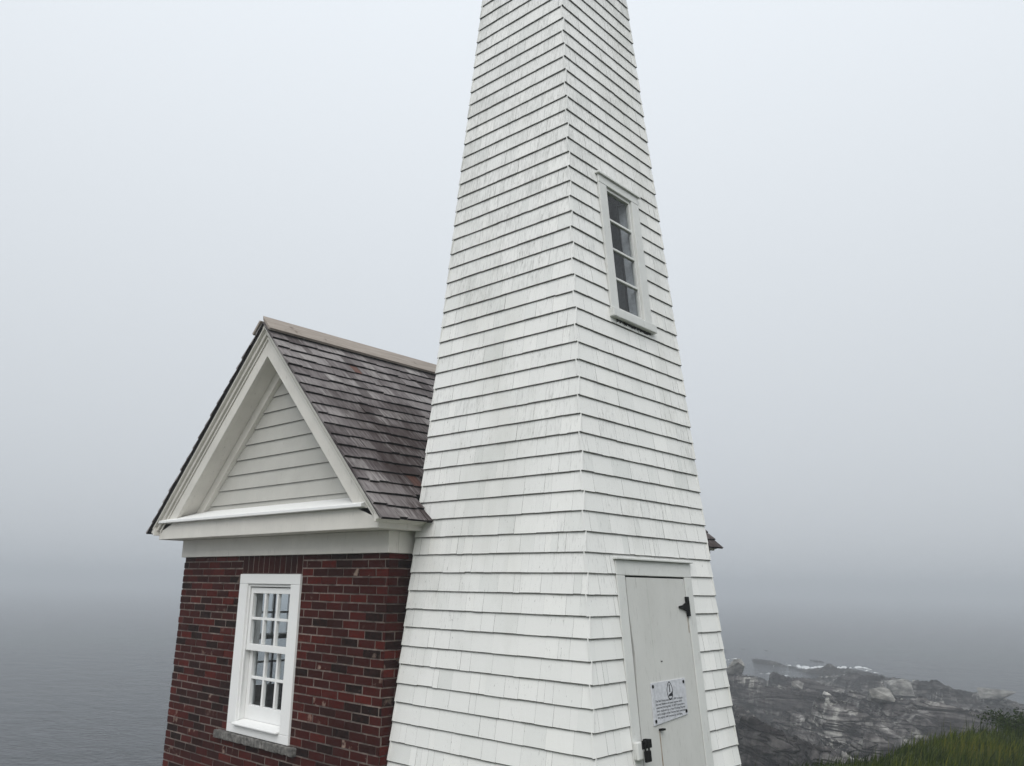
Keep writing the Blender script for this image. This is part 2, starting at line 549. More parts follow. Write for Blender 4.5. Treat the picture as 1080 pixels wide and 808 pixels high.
shape_box(sash, FR, 39.56, 39.715, 15.505, 23.75, -.28, -.03)
shape_box(sash, FR, 37.165, 39.555, 15.505, 15.80, -.28, -.03)
shape_box(sash, FR, 37.165, 39.555, 23.55, 23.75, -.28, -.03)
for z in (17.72, 19.66, 21.6):
    shape_box(sash, FR, 37.165, 39.555, z - .075, z + .075, -.26, -.05)
sash.build('sash', MAT['towertrim'], twin, .003)
c = MB(); shape_box(c, FR, 39.66, 39.74, 15.85, 23.7, -.89, -.30); c.build('jamb_lining', MAT['instud'], twin)
pn = MB(); shape_box(pn, FR, 37.12, 39.6, 15.7, 23.65, -.17, -.155); pn.build('pane', MAT['glass'], twin)

# tower door
fr = MB()
shape_box(fr, FR, 34.30, 35.03, -13.6, .62, -.12, .02)
shape_box(fr, FR, 40.85, 41.60, -13.6, .62, -.12, .02)
shape_box(fr, FR, 34.30, 41.60, .625, 1.38, -.12, .025)
dframe = fr.build('door_frame', MAT['towertrim'], tower, .004)
c = MB(); shape_box(c, FR, 34.2, 41.68, 1.385, 1.49, -.12, .2); c.build('drip_cap', MAT['towertrim'], dframe, .003)
c = MB(); shape_box(c, FR, 34.3, 41.6, -14.6, -13.61, -.5, .35); c.build('threshold', MAT['towertrim'], dframe, .01)
ds = MB()
# slab with a wandering left edge: the dark crack beside the frame
prev = None
zsl = [-13.55, -11, -9, -7.5, -6, -4.5, -3.2, -2.2, -1.2, 0, .54]
lf = [35.16, 35.16, 35.16, 35.15, 35.16, 35.20, 35.30, 35.22, 35.15, 35.14, 35.15]
for k in range(len(zsl) - 1):
    for p, (e0, e1, oo) in enumerate(((None, 36.992, -.03), (37.0, 38.93, -.027), (38.936, 40.80, -.032))):
        a0 = lf[k] if e0 is None else e0; a1 = lf[k + 1] if e0 is None else e0
        ds.hexa([FR(a0, zsl[k], oo), FR(e1, zsl[k], oo), FR(e1, zsl[k], -.45), FR(a0, zsl[k], -.45),
                 FR(a1, zsl[k + 1], oo), FR(e1, zsl[k + 1], oo), FR(e1, zsl[k + 1], -.45), FR(a1, zsl[k + 1], -.45)])
door = ds.build('door', MAT['door'], tower)
# butt joints of the three wide planks: thin raised lips
h = MB()
h.prism([(40.93, -1.45), (40.93, -.42), (40.66, -.42), (40.66, -.72), (40.30, -.86), (39.93, -.90), (39.90, -1.0), (40.30, -1.06), (40.66, -1.18), (40.66, -1.45)],
        lambda p, t: FR(p[0], p[1], t), -.01, .10)
h.build('hinge', MAT['black'], door)
h = MB()
h.prism([(40.93, -11.45), (40.93, -10.42), (40.66, -10.42), (40.66, -10.72), (40.30, -10.86), (39.93, -10.90), (39.90, -11.0), (40.30, -11.06), (40.66, -11.18), (40.66, -11.45)],
        lambda p, t: FR(p[0], p[1], t), -.01, .10)
h.build('hinge', MAT['black'], door)
c = MB(); shape_box(c, FR, 34.28, 34.72, -7.80, -7.02, .022, .30); c.build('keeper_block', MAT['towertrim'], door, .008)
hs = MB()
shape_box(hs, FR, 34.60, 35.42, -7.36, -6.98, .305, .35)
shape_box(hs, FR, 35.22, 35.42, -7.36, -6.98, -.02, .303)
hs.build('hasp', MAT['black'], door, .003)
nl = MB(); shape_box(nl, FR, 36.72, 37.0, -6.78, -6.69, -.03, .2); nl.build('nail', MAT['black'], door)
rs = MB(); shape_box(rs, FR, 36.74, 36.81, -9.4, -6.80, -.04, -.018); rs.build('rust_streak', MAT['rust'], door)
rs = MB(); shape_box(rs, FR, 40.71, 40.77, -2.3, -1.47, -.04, -.024); rs.build('rust_streak', MAT['rust'], door)
rs = MB(); shape_box(rs, FR, 37.58, 37.70, -3.63, -3.58, -.04, .0); rs.build('screw', MAT['black'], door)

# padlock hanging in the hasp
lock = empty('padlock', FR and U(FR(34.84, -7.95, .4)))
tag(lock, 'black padlock hanging from the hasp on the tower door frame', 'padlock')
c = MB(); shape_box(c, FR, 34.62, 35.06, -7.92, -7.42, .36, .52); c.build('body', MAT['black'], lock, .006)
c = MB()
ang = [math.pi * k / 10 for k in range(11)]
pts = [(34.84 + .15 * math.cos(a), -7.22 + .16 * math.sin(a)) for a in ang]
pts = [(34.99, -7.42)] + pts + [(34.69, -7.42)]
for (a, b) in zip(pts, pts[1:]):
    dx, dz = b[0] - a[0], b[1] - a[1]; l = math.hypot(dx, dz); ox, oz = -dz / l * .032, dx / l * .032
    c.hexa([FR(a[0] - ox, a[1] - oz, .40), FR(b[0] - ox, b[1] - oz, .40), FR(b[0] + ox, b[1] + oz, .40), FR(a[0] + ox, a[1] + oz, .40),
            FR(a[0] - ox, a[1] - oz, .47), FR(b[0] - ox, b[1] - oz, .47), FR(b[0] + ox, b[1] + oz, .47), FR(a[0] + ox, a[1] + oz, .47)])
c.build('shackle', MAT['black'], lock)

# notice plate screwed to the door
sign = empty('notice_sign', U(FR(37.95, -6.45, .02)))
tag(sign, 'small white notice plate with six lines of black text screwed to the tower door', 'sign')
PL = [(36.30, -6.52), (39.55, -6.28), (39.62, -4.53), (36.36, -4.58)]
c = MB(); c.prism(PL, lambda p, t: FR(p[0], p[1], t), -.028, .035); c.build('panel', MAT['plate'], sign, .001)
for (u, z) in ((36.48, -4.74), (39.42, -4.70), (39.40, -6.12), (36.46, -6.34)):
    c = MB()
    c.prism([(u + .085 * math.cos(k * math.pi / 4), z + .085 * math.sin(k * math.pi / 4)) for k in range(8)], lambda p, t: FR(p[0], p[1], t), .03, .06)
    c.build('screw', MAT['black'], sign)
em = MB()
def drop(w, h, n=28):
    out = []
    for k in range(n):
        a = 2 * math.pi * k / n
        y = math.sin(a)
        x = math.cos(a) * (1 - .38 * max(0, y) ** 1.5)
        out.append((38.02 + x * w, -5.03 + y * h))
    return out
A, B = drop(.29, .44), drop(.245, .385)
for k in range(len(A)):
    j = (k + 1) % len(A)
    em.hexa([FR(*A[k], .034), FR(*A[j], .034), FR(*B[j], .034), FR(*B[k], .034), FR(*A[k], .04), FR(*A[j], .04), FR(*B[j], .04), FR(*B[k], .04)])
for poly in ([(37.97, -5.1), (38.06, -5.1), (38.04, -4.80), (37.99, -4.80)], [(37.95, -4.80), (38.08, -4.80), (38.015, -4.70)],
             [(37.84, -5.30), (38.2, -5.30), (38.24, -5.06), (38.13, -5.14), (38.03, -5.17), (37.92, -5.2)]):
    em.prism(poly, lambda p, t: FR(p[0], p[1], t), .033, .041)
em.build('emblem', MAT['ink'], sign)
lines = ['The Bell House was built in 1897 to house', 'the two Shipman oil steam engines which', 'powered the fog bell.  In 1899 these were',
         'later replaced by a Hand Striking Engine', 'and a weight driven Stevens bell automation', 'the engines until removed by the Navy.']
W3 = Vector((0, 1, 0)); N3 = Vector(nR); V3 = N3.cross(W3)
ends = (39.15, 39.1, 39.28, 39.3, 39.42, 39.0)
for k, t in enumerate(lines):
    cu = bpy.data.curves.new('lettering', 'FONT')
    cu.body = t; cu.size = 1.0; cu.offset = .0
    tmp = bpy.data.objects.new('lettering_curve', cu); link(tmp)
    me = bpy.data.meshes.new_from_object(tmp.evaluated_get(bpy.context.evaluated_depsgraph_get()))
    bpy.data.objects.remove(tmp)
    me.name = 'lettering'
    wide = max(v.co.x for v in me.vertices)
    u0 = 36.58 + .012 * k
    sx = (ends[k] - u0) * S / wide
    sy = .145 * S
    p = U(FR(u0, -5.485 - .150 * k, .044)) - ORG[sign]
    me.transform(Matrix(((W3[0] * sx, V3[0] * sy, N3[0], p[0]), (W3[1] * sx, V3[1] * sy, N3[1], p[1]), (W3[2] * sx, V3[2] * sy, N3[2], p[2]), (0, 0, 0, 1))))
    me.materials.clear(); me.materials.append(MAT['ink'])
    link(bpy.data.objects.new('lettering', me), sign)

# ------------------------------------------------------------------ the brick house
XC = -49.2
YW = 30.6; YE = 64.5           # front and far wall
XWL, XWR = XC - 12.2, XC + 12.15
YG, YGE = 28.25, 66.9         # roof ends
HB = -18.5                     # foot of the wall
house = empty('brick_house', U((XC, (YW + YE) / 2, HB)))
tag(house, 'small dark red brick house with white gable and weathered shingle roof beside the tower', 'house')

# openings: (lo, hi, z0, z1)
FWIN = (XC - 3.66, XC + 3.66, -9.66, .55)
LC = 39.25
LWIN = (LC - 3.66, LC + 3.66, -9.66, .55)
BC = .5
mort = MB(); bricks = MB()
BT = 1.75
FRZ = 1.9
def brick_wall(P, a, b, holes, soldier=None, ins=.06):
    """P(u, z, off): off is outward"""
    # mortar body with holes
    zs = sorted({HB, FRZ} | {z for h in holes for z in h[2:4]})
    for z0, z1 in zip(zs, zs[1:]):
        hs = [h for h in holes if h[2] < z1 - .01 and h[3] > z0 + .01]
        ed = [a + ins] + [e for h in hs for e in (h[0], h[1])] + [b - ins]
        for k in range(0, len(ed), 2):
            mort.hexa([P(ed[k], z0, -.035), P(ed[k + 1], z0, -.035), P(ed[k + 1], z0, -BT), P(ed[k], z0, -BT),
                       P(ed[k], z1, -.035), P(ed[k + 1], z1, -.035), P(ed[k + 1], z1, -BT), P(ed[k], z1, -BT)])
    n = 0; z = FRZ - BC
    while z > HB:
        off = 0 if n % 2 == 0 else .78
        drift = random.uniform(-.12, .12)
        u = a - off + drift
        segs = []
        while u < b:
            segs.append((max(u, a), min(u + 1.56, b))); u += 1.56 + random.uniform(-.03, .03)
        rects = [h for h in holes if h[2] < z + BC * .6 and h[3] > z + BC * .4]
        if soldier and soldier[2] < z + BC * .6 and soldier[3] > z + BC * .4: rects = rects + [soldier]
        for (p, q) in segs:
            parts = [(p, q)]
            for h in rects:
                nv = []
                for (s, t) in parts:
                    if t <= h[0] or s >= h[1]: nv.append((s, t))
                    else:
                        if s < h[0]: nv.append((s, h[0]))
                        if t > h[1]: nv.append((h[1], t))
                parts = nv
            for (s, t) in parts:
                if t - s < .12: continue
                m = .045
                s0 = s + (m if s > a + .001 else 0); t0 = t - (m if t < b - .001 else 0)
                e = lambda: random.uniform(-.014, .014)
                o1 = random.uniform(-.02, .012)
                if t - s < .4: m = .04
                zz0, zz1 = z + .045, z + BC - .045
                bricks.hexa([P(s0 + e(), zz0 + e(), o1), P(t0 + e(), zz0 + e(), o1 + e() * .6), P(t0, zz0, -.06), P(s0, zz0, -.06),
                             P(s0 + e(), zz1 + e(), o1 + e() * .6), P(t0 + e(), zz1 + e(), o1), P(t0, zz1, -.06), P(s0, zz1, -.06)],
                            random.random(), random.random())
        z -= BC; n += 1
    if soldier:
        k = 11; w = (soldier[1] - soldier[0]) / k
        for i in range(k):
            u = soldier[0] + i * w
            o1 = random.uniform(-.02, .012)
            bricks.hexa([P(u + .05, soldier[2] + .04, o1), P(u + w - .05, soldier[2] + .04, o1), P(u + w - .05, soldier[2] + .04, -.06), P(u + .05, soldier[2] + .04, -.06),
                         P(u + .05, soldier[3], o1), P(u + w - .05, soldier[3], o1), P(u + w - .05, soldier[3], -.06), P(u + .05, soldier[3], -.06)],
                        random.uniform(.1, .5), random.random() * .8)
PF = lambda u, z, o: (u, YW - o, z)
PB = lambda u, z, o: (u, YE + o, z)
PLf = lambda u, z, o: (XWL - o, u, z)
PR = lambda u, z, o: (XWR + o, u, z)
brick_wall(PF, XWL, XWR, [FWIN], (FWIN[0] + .05, FWIN[1] - .05, .55, 1.85))
brick_wall(PB, XWL, XWR, [])
brick_wall(PLf, YW + .07, YE - .07, [LWIN], (LWIN[0], LWIN[1], .55, 1.85), BT)
brick_wall(PR, YW + .07, YE - .07, [], None, BT)
hw = bricks.build('wall', MAT['brick'], house)
mort.build('mortar', MAT['mortar'], hw)
c = MB(); c.box(XWL + BT, XWR - BT, YW + BT, YE - BT, HB + 2, HB + 6.2); c.build('floor', MAT['dark'], house)
c = MB(); c.box(XWL + BT, XWR - BT, YW + BT, YE - BT, 2.2, 2.5); c.build('ceiling', MAT['inwall'], house)

# windows (double hung, six over six)
def dh_window(P, c, cl):
    """P(u, z, off) with off outward from the brick face"""
    def B(mb, u0, u1, z0, z1, o0, o1):
        mb.hexa([P(c + u0, z0, o1), P(c + u1, z0, o1), P(c + u1, z0, o0), P(c + u0, z0, o0),
                 P(c + u0, z1, o1), P(c + u1, z1, o1), P(c + u1, z1, o0), P(c + u0, z1, o0)])
    fr = MB()
    B(fr, -3.64, -2.62, -9.1, -.12, -1.2, .12); B(fr, 2.62, 3.64, -9.1, -.12, -1.2, .12)
    B(fr, -3.64, 3.64, -.115, .53, -1.2, .125)
    B(fr, -3.64, 3.64, -9.64, -9.105, -1.2, .115)
    # parting stops
    B(fr, -2.615, -2.5, -8.85, -.13, -.14, -.02); B(fr, 2.5, 2.615, -8.85, -.13, -.14, -.02); B(fr, -2.49, 2.49, -.30, -.13, -.14, -.02)
    w = fr.build('window', MAT['sash'], house, .004)
    sl = MB()
    sl.hexa([P(c - 2.61, -9.1, .40), P(c + 2.61, -9.1, .40), P(c + 2.61, -9.1, -1.1), P(c - 2.61, -9.1, -1.1),
             P(c - 2.61, -8.97, .40), P(c + 2.61, -8.97, .40), P(c + 2.61, -8.72, -1.1), P(c - 2.61, -8.72, -1.1)])
    sl.build('sill', MAT['sash'], w, .006)
    for (z0, z1, of, bot, top) in ((-4.45, -.36, -.16, .42, .38), (-8.80, -4.1, -.52, .88, .36)):
        s = MB()
        o0, o1 = of - .32, of
        B(s, -2.6, -2.22, z0, z1, o0, o1); B(s, 2.22, 2.6, z0, z1, o0, o1)
        B(s, -2.215, 2.215, z0, z0 + bot, o0, o1); B(s, -2.215, 2.215, z1 - top, z1, o0, o1)
        g0, g1 = z0 + bot, z1 - top
        for u in (-.74, .74): B(s, u - .095, u + .095, g0 + .003, g1 - .003, o0 + .04, o1 - .03)
        zm = (g0 + g1) / 2
        for (p, q) in ((-2.21, -.84), (-.64, .64), (.84, 2.21)): B(s, p, q, zm - .085, zm + .085, o0 + .04, o1 - .03)
        s.build('sash', MAT['sash'], w, .003)
        p = MB(); B(p, -2.3, 2.3, g0 - .1, g1 + .1, o0 + .10, o0 + .12); p.build('pane', MAT['glass'], w)
    ss = MB()
    n = 22
    for k in range(n):
        u0 = -4.85 + 9.3 * k / n; u1 = -4.85 + 9.3 * (k + 1) / n - .004
        h0, h1 = random.uniform(-.03, .03), random.uniform(-.02, .02)
        B(ss, u0, u1, -10.15 + h0 * .8, -9.67, -.6, .34 + h1)
    ss.build('stone_sill', MAT['stone'], w, .008)
    return w
dh_window(PF, XC, 1)
dh_window(lambda u, z, o: (XWL - o, u, z), LC, 1)

# frieze board, cornice, pediment shelf
c = MB()
c.box(XWL - .12, XWR + .22, YW - .25, YW + .5, 1.75, 3.02)
c.box(XWL - .12, XWR + .22, YE - .5, YE + .25, 1.75, 3.02)
c.box(XWL - .125, XWL + .4, YW + .505, YE - .505, 1.75, 3.02)
c.box(XWR - .4, XWR + .225, YW + .505, YE - .505, 1.75, 3.02)
c.build('frieze', MAT['trim'], house, .004)
co = MB()
cl, cr = XC - 13.26, XC + 13.29
for (ya, yb, out) in ((28.85, YW + .3, -1), (YE - .3, (YGE - .7), 1)):
    co.box(cl, cr, ya, yb, 3.03, 4.22)
co.box(cl, XWL + .3, YW + .303, YE - .303, 3.03, 4.0)
co.box(XWR - .3, cr, YW + .303, YE - .303, 3.03, 4.0)
cornice = co.build('cornice', MAT['trim'], house, .005)
for s in (-1, 1):   # crown strip under the eaves, two steps
    cm = MB()
    cm.prism([(XC + s * e, z) for e, z in ((13.29, 3.34), (13.46, 3.34), (13.5, 3.46), (13.74, 3.5), (13.78, 3.64), (13.29, 4.1))], lambda p, t: (p[0], t, p[1]), 28.45, YGE - .3)
    cm.build('crown_moulding', MAT['trim'], cornice, .003)
for (ya, yb, yi, yo) in ((28.50, YW, 1, 0), ((YGE - .45), YE, 1, 0)):
    xs0, xs1 = XC - 12.95, XC + 12.0
    sh = MB()
    sh.hexa([(xs0, ya, 4.225), (xs1, ya, 4.225), (xs1, yb, 4.225), (xs0, yb, 4.225), (xs0, ya, 4.42), (xs1, ya, 4.42), (xs1, yb, 5.15), (xs0, yb, 5.15)])
    sh.build('pediment_shelf', MAT['sash'], house, .004)

# gable: clapboards in each end wall
TZ = 17.6                      # roof deck height at the ridge
def Tz(x): return TZ - abs(x - XC)
for (yf, s) in ((YW, -1), (YE, 1)):
    gb = MB()
    z = 4.4; n = 0
    while z < TZ - 2.4:
        z1 = min(z + 1.06, TZ - 2.35)
        w0 = TZ - 2.2 - z; w1 = max(TZ - 2.2 - z1, .03)
        y_b = yf + s * .13; y_t = yf + s * .02; y_k = yf - s * .35
        gb.hexa([(XC - w0, y_b, z), (XC + w0, y_b, z), (XC + w0, y_k, z), (XC - w0, y_k, z),
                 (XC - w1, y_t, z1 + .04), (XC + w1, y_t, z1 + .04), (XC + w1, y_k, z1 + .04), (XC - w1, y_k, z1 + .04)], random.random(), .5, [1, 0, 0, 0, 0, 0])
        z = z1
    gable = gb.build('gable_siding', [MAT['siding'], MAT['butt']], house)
# rake boards and soffits, each side of each gable a board of its own
def rake(side, yfront, s):
    def poly(v0, v1, e0, e1):
        return [(XC, TZ - v0), (XC + side * e0, TZ - v0 - e0), (XC + side * e1, TZ - v1 - e1), (XC, TZ - v1)]
    fn = lambda p, t: (p[0], t, p[1])
    rb = MB()
    # main board, lower end resting on the cornice
    y0 = yfront
    a, b = sorted((y0, y0 - s * .32))
    rb.prism([(XC, TZ - .72), (XC + side * 13.15, TZ - .72 - 13.15), (XC + side * 12.6, 3.72), (XC + side * 11.1, TZ - 2.3 - 11.1), (XC, TZ - 2.3)], fn, a, b)
    board = rb.build('rake_board', MAT['trim'], house, .004)
    mo = MB()
    for (v0, v1, d) in ((.36, .74, .22), (.0, .36, .44)):
        a, b = sorted((y0 + s * d, y0 - s * .3))
        mo.prism(poly(v0 + .005, v1, 13.75 - v0 * .6, 13.75 - v1 * .8), fn, a, b)
    a, b = sorted((y0 + s * .10, y0 + s * .003))
    mo.prism(poly(.92, 1.10, 13.05, 12.95), fn, a, b)
    mo.build('moulding', MAT['trim'], board, .003)
    sf = MB()
    yw = YW if s < 0 else YE
    a, b = sorted((y0 - s * .325, yw + s * .02))
    sf.prism([(XC, TZ - 1.9), (XC + side * 11.6, TZ - 1.9 - 11.6), (XC + side * 11.4, TZ - 2.15 - 11.4), (XC, TZ - 2.15)], fn, a, b)
    sf.build('soffit', MAT['trim'], board)
    tr = MB()
    a, b = sorted((yw + s * .42, yw - s * .1))
    tr.prism([(XC, TZ - 2.16), (XC + side * 10.9, TZ - 2.16 - 10.9), (XC + side * 10.2, TZ - 3.15 - 10.2), (XC, TZ - 3.15)], fn, a, b)
    tr.build('gable_trim', MAT['trim'], board, .004)
for sd in (-1, 1):
    rake(sd, 28.85, -1)
    rake(sd, (YGE - .7), 1)

# roof: deck with the tower's notch, then individual shingles on both slopes
rf = MB()
EAVE = 14.05
NY0, NY1, NX = 32.12, 44.3, -36.35   # notch the tower stands in
def rpt(side, e, y, n):
    """e: run from the ridge, n: height square to the slope"""
    return (XC + side * (e + n * .7071), y, TZ - e + n * .7071)
def deck(side, e0, e1, ya, yb):
    rf.hexa([rpt(side, e0, ya, -.12), rpt(side, e1, ya, -.12), rpt(side, e1, yb, -.12), rpt(side, e0, yb, -.12),
             rpt(side, e0, ya, .0), rpt(side, e1, ya, .0), rpt(side, e1, yb, .0), rpt(side, e0, yb, .0)])
deck(-1, .28, EAVE - .1, YG + .1, YGE - .1)
ne = NX - XC - .35
deck(1, .28, ne, YG + .1, YGE - .1)
deck(1, ne + .002, EAVE - .1, YG + .1, NY0); deck(1, ne + .002, EAVE - .1, NY1, YGE - .1)
roof_deck = rf.build('roof', MAT['edge'], house)
rs = MB()
NC = 19
for side in (-1, 1):
    step = (EAVE + .08) / NC
    for i in range(NC + 1):
        eb = EAVE + .08 - i * step          # butt
        et = max(eb - step * 1.13, .0)
        if eb < .4: continue
        y = YG; 
        while y < YGE - .02:
            w = random.uniform(.55, 1.5)
            if YGE - (y + w) < .35: w = YGE - y
            y1 = y + w
            e1 = eb + random.uniform(-.05, .05)
            if side > 0 and eb > ne and y1 > NY0 - .1 and y < NY1 + .1:
                # shingles beside the tower are cut to its flank
                if y < NY0 - .1: 
                    y1 = NY0 - .1
                elif y1 > NY1 + .1 and y < NY1 + .1 and y1 - (NY1 + .1) > .2:
                    y = NY1 + .1
                elif et < ne - .2:
                    e1 = ne
                else:
                    y = y1; continue
            n0 = .17 + random.uniform(-.02, .03)
            g = random.uniform(.006, .035)
            t2 = random.uniform(-.015, .02)
            endg = random.uniform(-.05, .02) if y == YG else g / 2
            rs.hexa([rpt(side, e1, y + endg, .01), rpt(side, e1 + random.uniform(-.02, .02), y1 - g / 2, .01), rpt(side, et, y1 - g / 2, .0), rpt(side, et, y + endg, .0),
                     rpt(side, e1, y + endg, n0), rpt(side, e1, y1 - g / 2, n0 + t2), rpt(side, et, y1 - g / 2, .035), rpt(side, et, y + endg, .035)],
                    random.random(), random.random(), [1, 0, 1, 0, 0, 0])
            y = y1
rs.build('shingles', [MAT['roof'], MAT['edge']], roof_deck)
rb = MB()
for side in (-1, 1):
    ov = .0
    rb.hexa([rpt(side, -.0 if side > 0 else -.0, YG - .08, .20), rpt(side, 0.88, YG - .08, .20), rpt(side, 0.88, YGE + .08, .20), rpt(side, -.0, YGE + .08, .20),
             rpt(side, -.2 if side > 0 else .05, YG - .08, .40), rpt(side, 0.88, YG - .08, .40), rpt(side, 0.88, YGE + .08, .40), rpt(side, -.2 if side > 0 else .05, YGE + .08, .40)])
rb.build('ridge_board', MAT['wood'], roof_deck, .004)

# ------------------------------------------------------------------ terrain
def hash2(ix, iy, seed):
    h = (ix.astype(np.int64) * 374761393 + iy.astype(np.int64) * 668265263 + seed * 1274126177) & 0x7fffffff
    h = ((h ^ (h >> 13)) * 1274126177) & 0x7fffffff
    h = h ^ (h >> 16)
    return (h & 0xffff) / 65535.0
def vnoise(x, y, seed=0):
    ix = np.floor(x); iy = np.floor(y); fx = x - ix; fy = y - iy
    fx = fx * fx * (3 - 2 * fx); fy = fy * fy * (3 - 2 * fy)
    a = hash2(ix, iy, seed); b = hash2(ix + 1, iy, seed); c = hash2(ix, iy + 1, seed); d = hash2(ix + 1, iy + 1, seed)
    return (a * (1 - fx) + b * fx) * (1 - fy) + (c * (1 - fx) + d * fx) * fy - .5
def fbm(x, y, seed=0, o=4, g=.5):
    s = 0; a = 1.0
    for k in range(o):
        s = s + a * vnoise(x, y, seed + 17 * k); x = x * 2.03 + 5.1; y = y * 2.03 + 1.7; a *= g
    return s
def sstep(a, b, x):
    t = np.clip((x - a) / (b - a), 0, 1); return t * t * (3 - 2 * t)

STR = math.radians(-35)       # strike of the ledges
def terrain(x, y):
    r = np.hypot(x, y); az = np.degrees(np.arctan2(x, y))
    fac = np.interp(az, [-180, -110, -75, -50, -30, -20, -11, 10, 60, 180], [.8, 1.6, 4.0, 2.2, 0.88, 1.0, 1.24, 1.5, 1.2, .8])
    re = np.where(r > 9, 9 + (r - 9) * fac, r)
    zb = np.interp(re, [0, 5, 8, 12, 18, 25, 40, 60, 80, 100, 130, 180], [-1.7, -1.9, -2.15, -3.1, -4.2, -4.95, -6.1, -6.95, -7.45, -8.0, -9.2, -12])
    # ledges: sawtooth across the strike, wandering and broken into blocks
    cs, sn = math.cos(STR), math.sin(STR)
    s = x * cs + y * sn; t = -x * sn + y * cs
    wr = fbm(s * .09, t * .09, 3, 3) * 3.0 + fbm(s * .35, t * .5, 5, 3) * .5
    led = 0
    for (w, a, sd) in ((6.5, 1.35, 1), (2.6, .7, 2), (.9, .27, 3)):
        q = (t + wr) / w + fbm(s * .25 / w, t * .1, sd + 20, 2) * 1.2
        fl = np.floor(q); fr = q - fl
        tooth = np.where(fr < .2, fr / .2, (1 - fr) / .8) - .55 * np.exp(-(np.minimum(fr, 1 - fr) / .07) ** 2)
        # each ledge is cut along its length into blocks of their own height
        cell = np.floor(s / (w * 2.6) + hash2(fl, fl * 0, sd + 40) * 7)
        hgt = hash2(fl, cell, sd + 60) - .5
        led = led + a * (tooth - .5) + a * 1.0 * hgt
    rough = fbm(x * 1.7, y * 1.7, 9, 4) * .14
    rockamt = sstep(9.5, 16, re)
    big = fbm(x * .05, y * .05, 12, 3) * 1.2 * sstep(20, 50, re)
    z = zb + big * sstep(15, 40, r) + (led * np.interp(re, [0, 14, 30, 55, 85, 110], [.3, .75, 1.05, 1.0, .55, .35]) + rough) * rockamt
    z = z + fbm(x * .6, y * .6, 31, 3) * .10
    # features: an inlet of the sea, the ridge beyond it
    def bump(az0, r0, wa, wr_, h):
        return h * np.exp(-((az - az0) / wa) ** 2 - ((r - r0) / wr_) ** 2)
    z = z + bump(-24.6, 83, 1.9, 7, -3.0) + bump(-27.2, 74, 1.2, 7, .4) + bump(-21.8, 88, 1.6, 6, .7) + bump(-18.8, 84, 1.5, 6, .6) - .35 * sstep(45, 66, re) + bump(-11.5, 66, 2.0, 8, .3)
    z = z - 9 * sstep(-38, -52, az) * sstep(13, 30, r) * (az > -120)
    # turf shelf on the right, with the lip at which the rock starts
    lip = -3.75 + .17 * (y - 10.3) + fbm(y * .5, y * 0 + 2.0, 7, 3) * .5
    sh_ = sstep(-.7, .5, x - lip) * sstep(22, 17, r)
    zg = -1.62 - .012 * r + fbm(x * .8, y * .8, 44, 3) * .16
    near = sstep(10.5, 8.5, r)
    z = z * (1 - sh_) + zg * sh_
    grass = sh_
    return z, np.clip(grass, 0, 1), np.clip(near * (1 - sh_), 0, 1), np.clip(hash2(np.floor((t + wr) / 1.25), np.floor(s / 3.2), 77), 0, 1)

az = np.concatenate([np.arange(-180, -100, 2.0), np.arange(-100, -33, .7), np.arange(-33, -6, .075), np.arange(-6, 40, .7), np.arange(40, 180, 2.0)])
rad = np.concatenate([[.0], np.geomspace(.8, 9, 30), np.geomspace(9.15, 125, 520), np.geomspace(127, 260, 14)])
AZ, RR = np.meshgrid(np.radians(az), rad)
X = RR * np.sin(AZ); Y = RR * np.cos(AZ)
Zt, GRS, BOUNCE_GRV, STRA = terrain(X, Y)
na, nr = len(az), len(rad)
verts = np.stack([X.ravel(), Y.ravel(), Zt.ravel() + CZ], 1)
i0 = (np.arange(nr - 1)[:, None] * na + np.arange(na)[None, :]).ravel()
i1 = (np.arange(nr - 1)[:, None] * na + (np.arange(na) + 1)[None, :] % na).ravel()
quads = np.stack([i0, i1, i1 + na, i0 + na], 1)
me = bpy.data.meshes.new('ground')
me.vertices.add(len(verts)); me.vertices.foreach_set('co', verts.ravel())
me.loops.add(quads.size); me.loops.foreach_set('vertex_index', quads.ravel().astype(np.int32))
me.polygons.add(len(quads)); me.polygons.foreach_set('loop_start', (np.arange(len(quads)) * 4).astype(np.int32))
me.update(calc_edges=True); me.validate()
for nm, d in (('grass', GRS), ('strata', STRA), ('bounce_gravel', BOUNCE_GRV)):
    a = me.attributes.new(nm, 'FLOAT', 'POINT'); a.data.foreach_set('value', d.ravel().astype(np.float32))
me.materials.append(mat_ground())
ground = bpy.data.objects.new('ground', me); link(ground); tag(ground, 'dark layered coastal rock running down to the sea, turf on top', 'ground', kind='structure')

def ground_z(x, y):
    z, _, _, _ = terrain(np.array([float(x)]), np.array([float(y)])); return float(z[0]) + CZ

# ------------------------------------------------------------------ sea and foam
sea_me = bpy.data.meshes.new('sea')
sea_me.from_pydata([(-1590, -1590, SEA), (1590, -1590, SEA), (1590, 1590, SEA), (-1590, 1590, SEA)], [], [(0, 1, 2, 3)])
sea_me.materials.append(mat_sea())
sea = bpy.data.objects.new('sea', sea_me); link(sea); tag(sea, 'grey rippled sea fading into fog', 'sea', kind='structure')

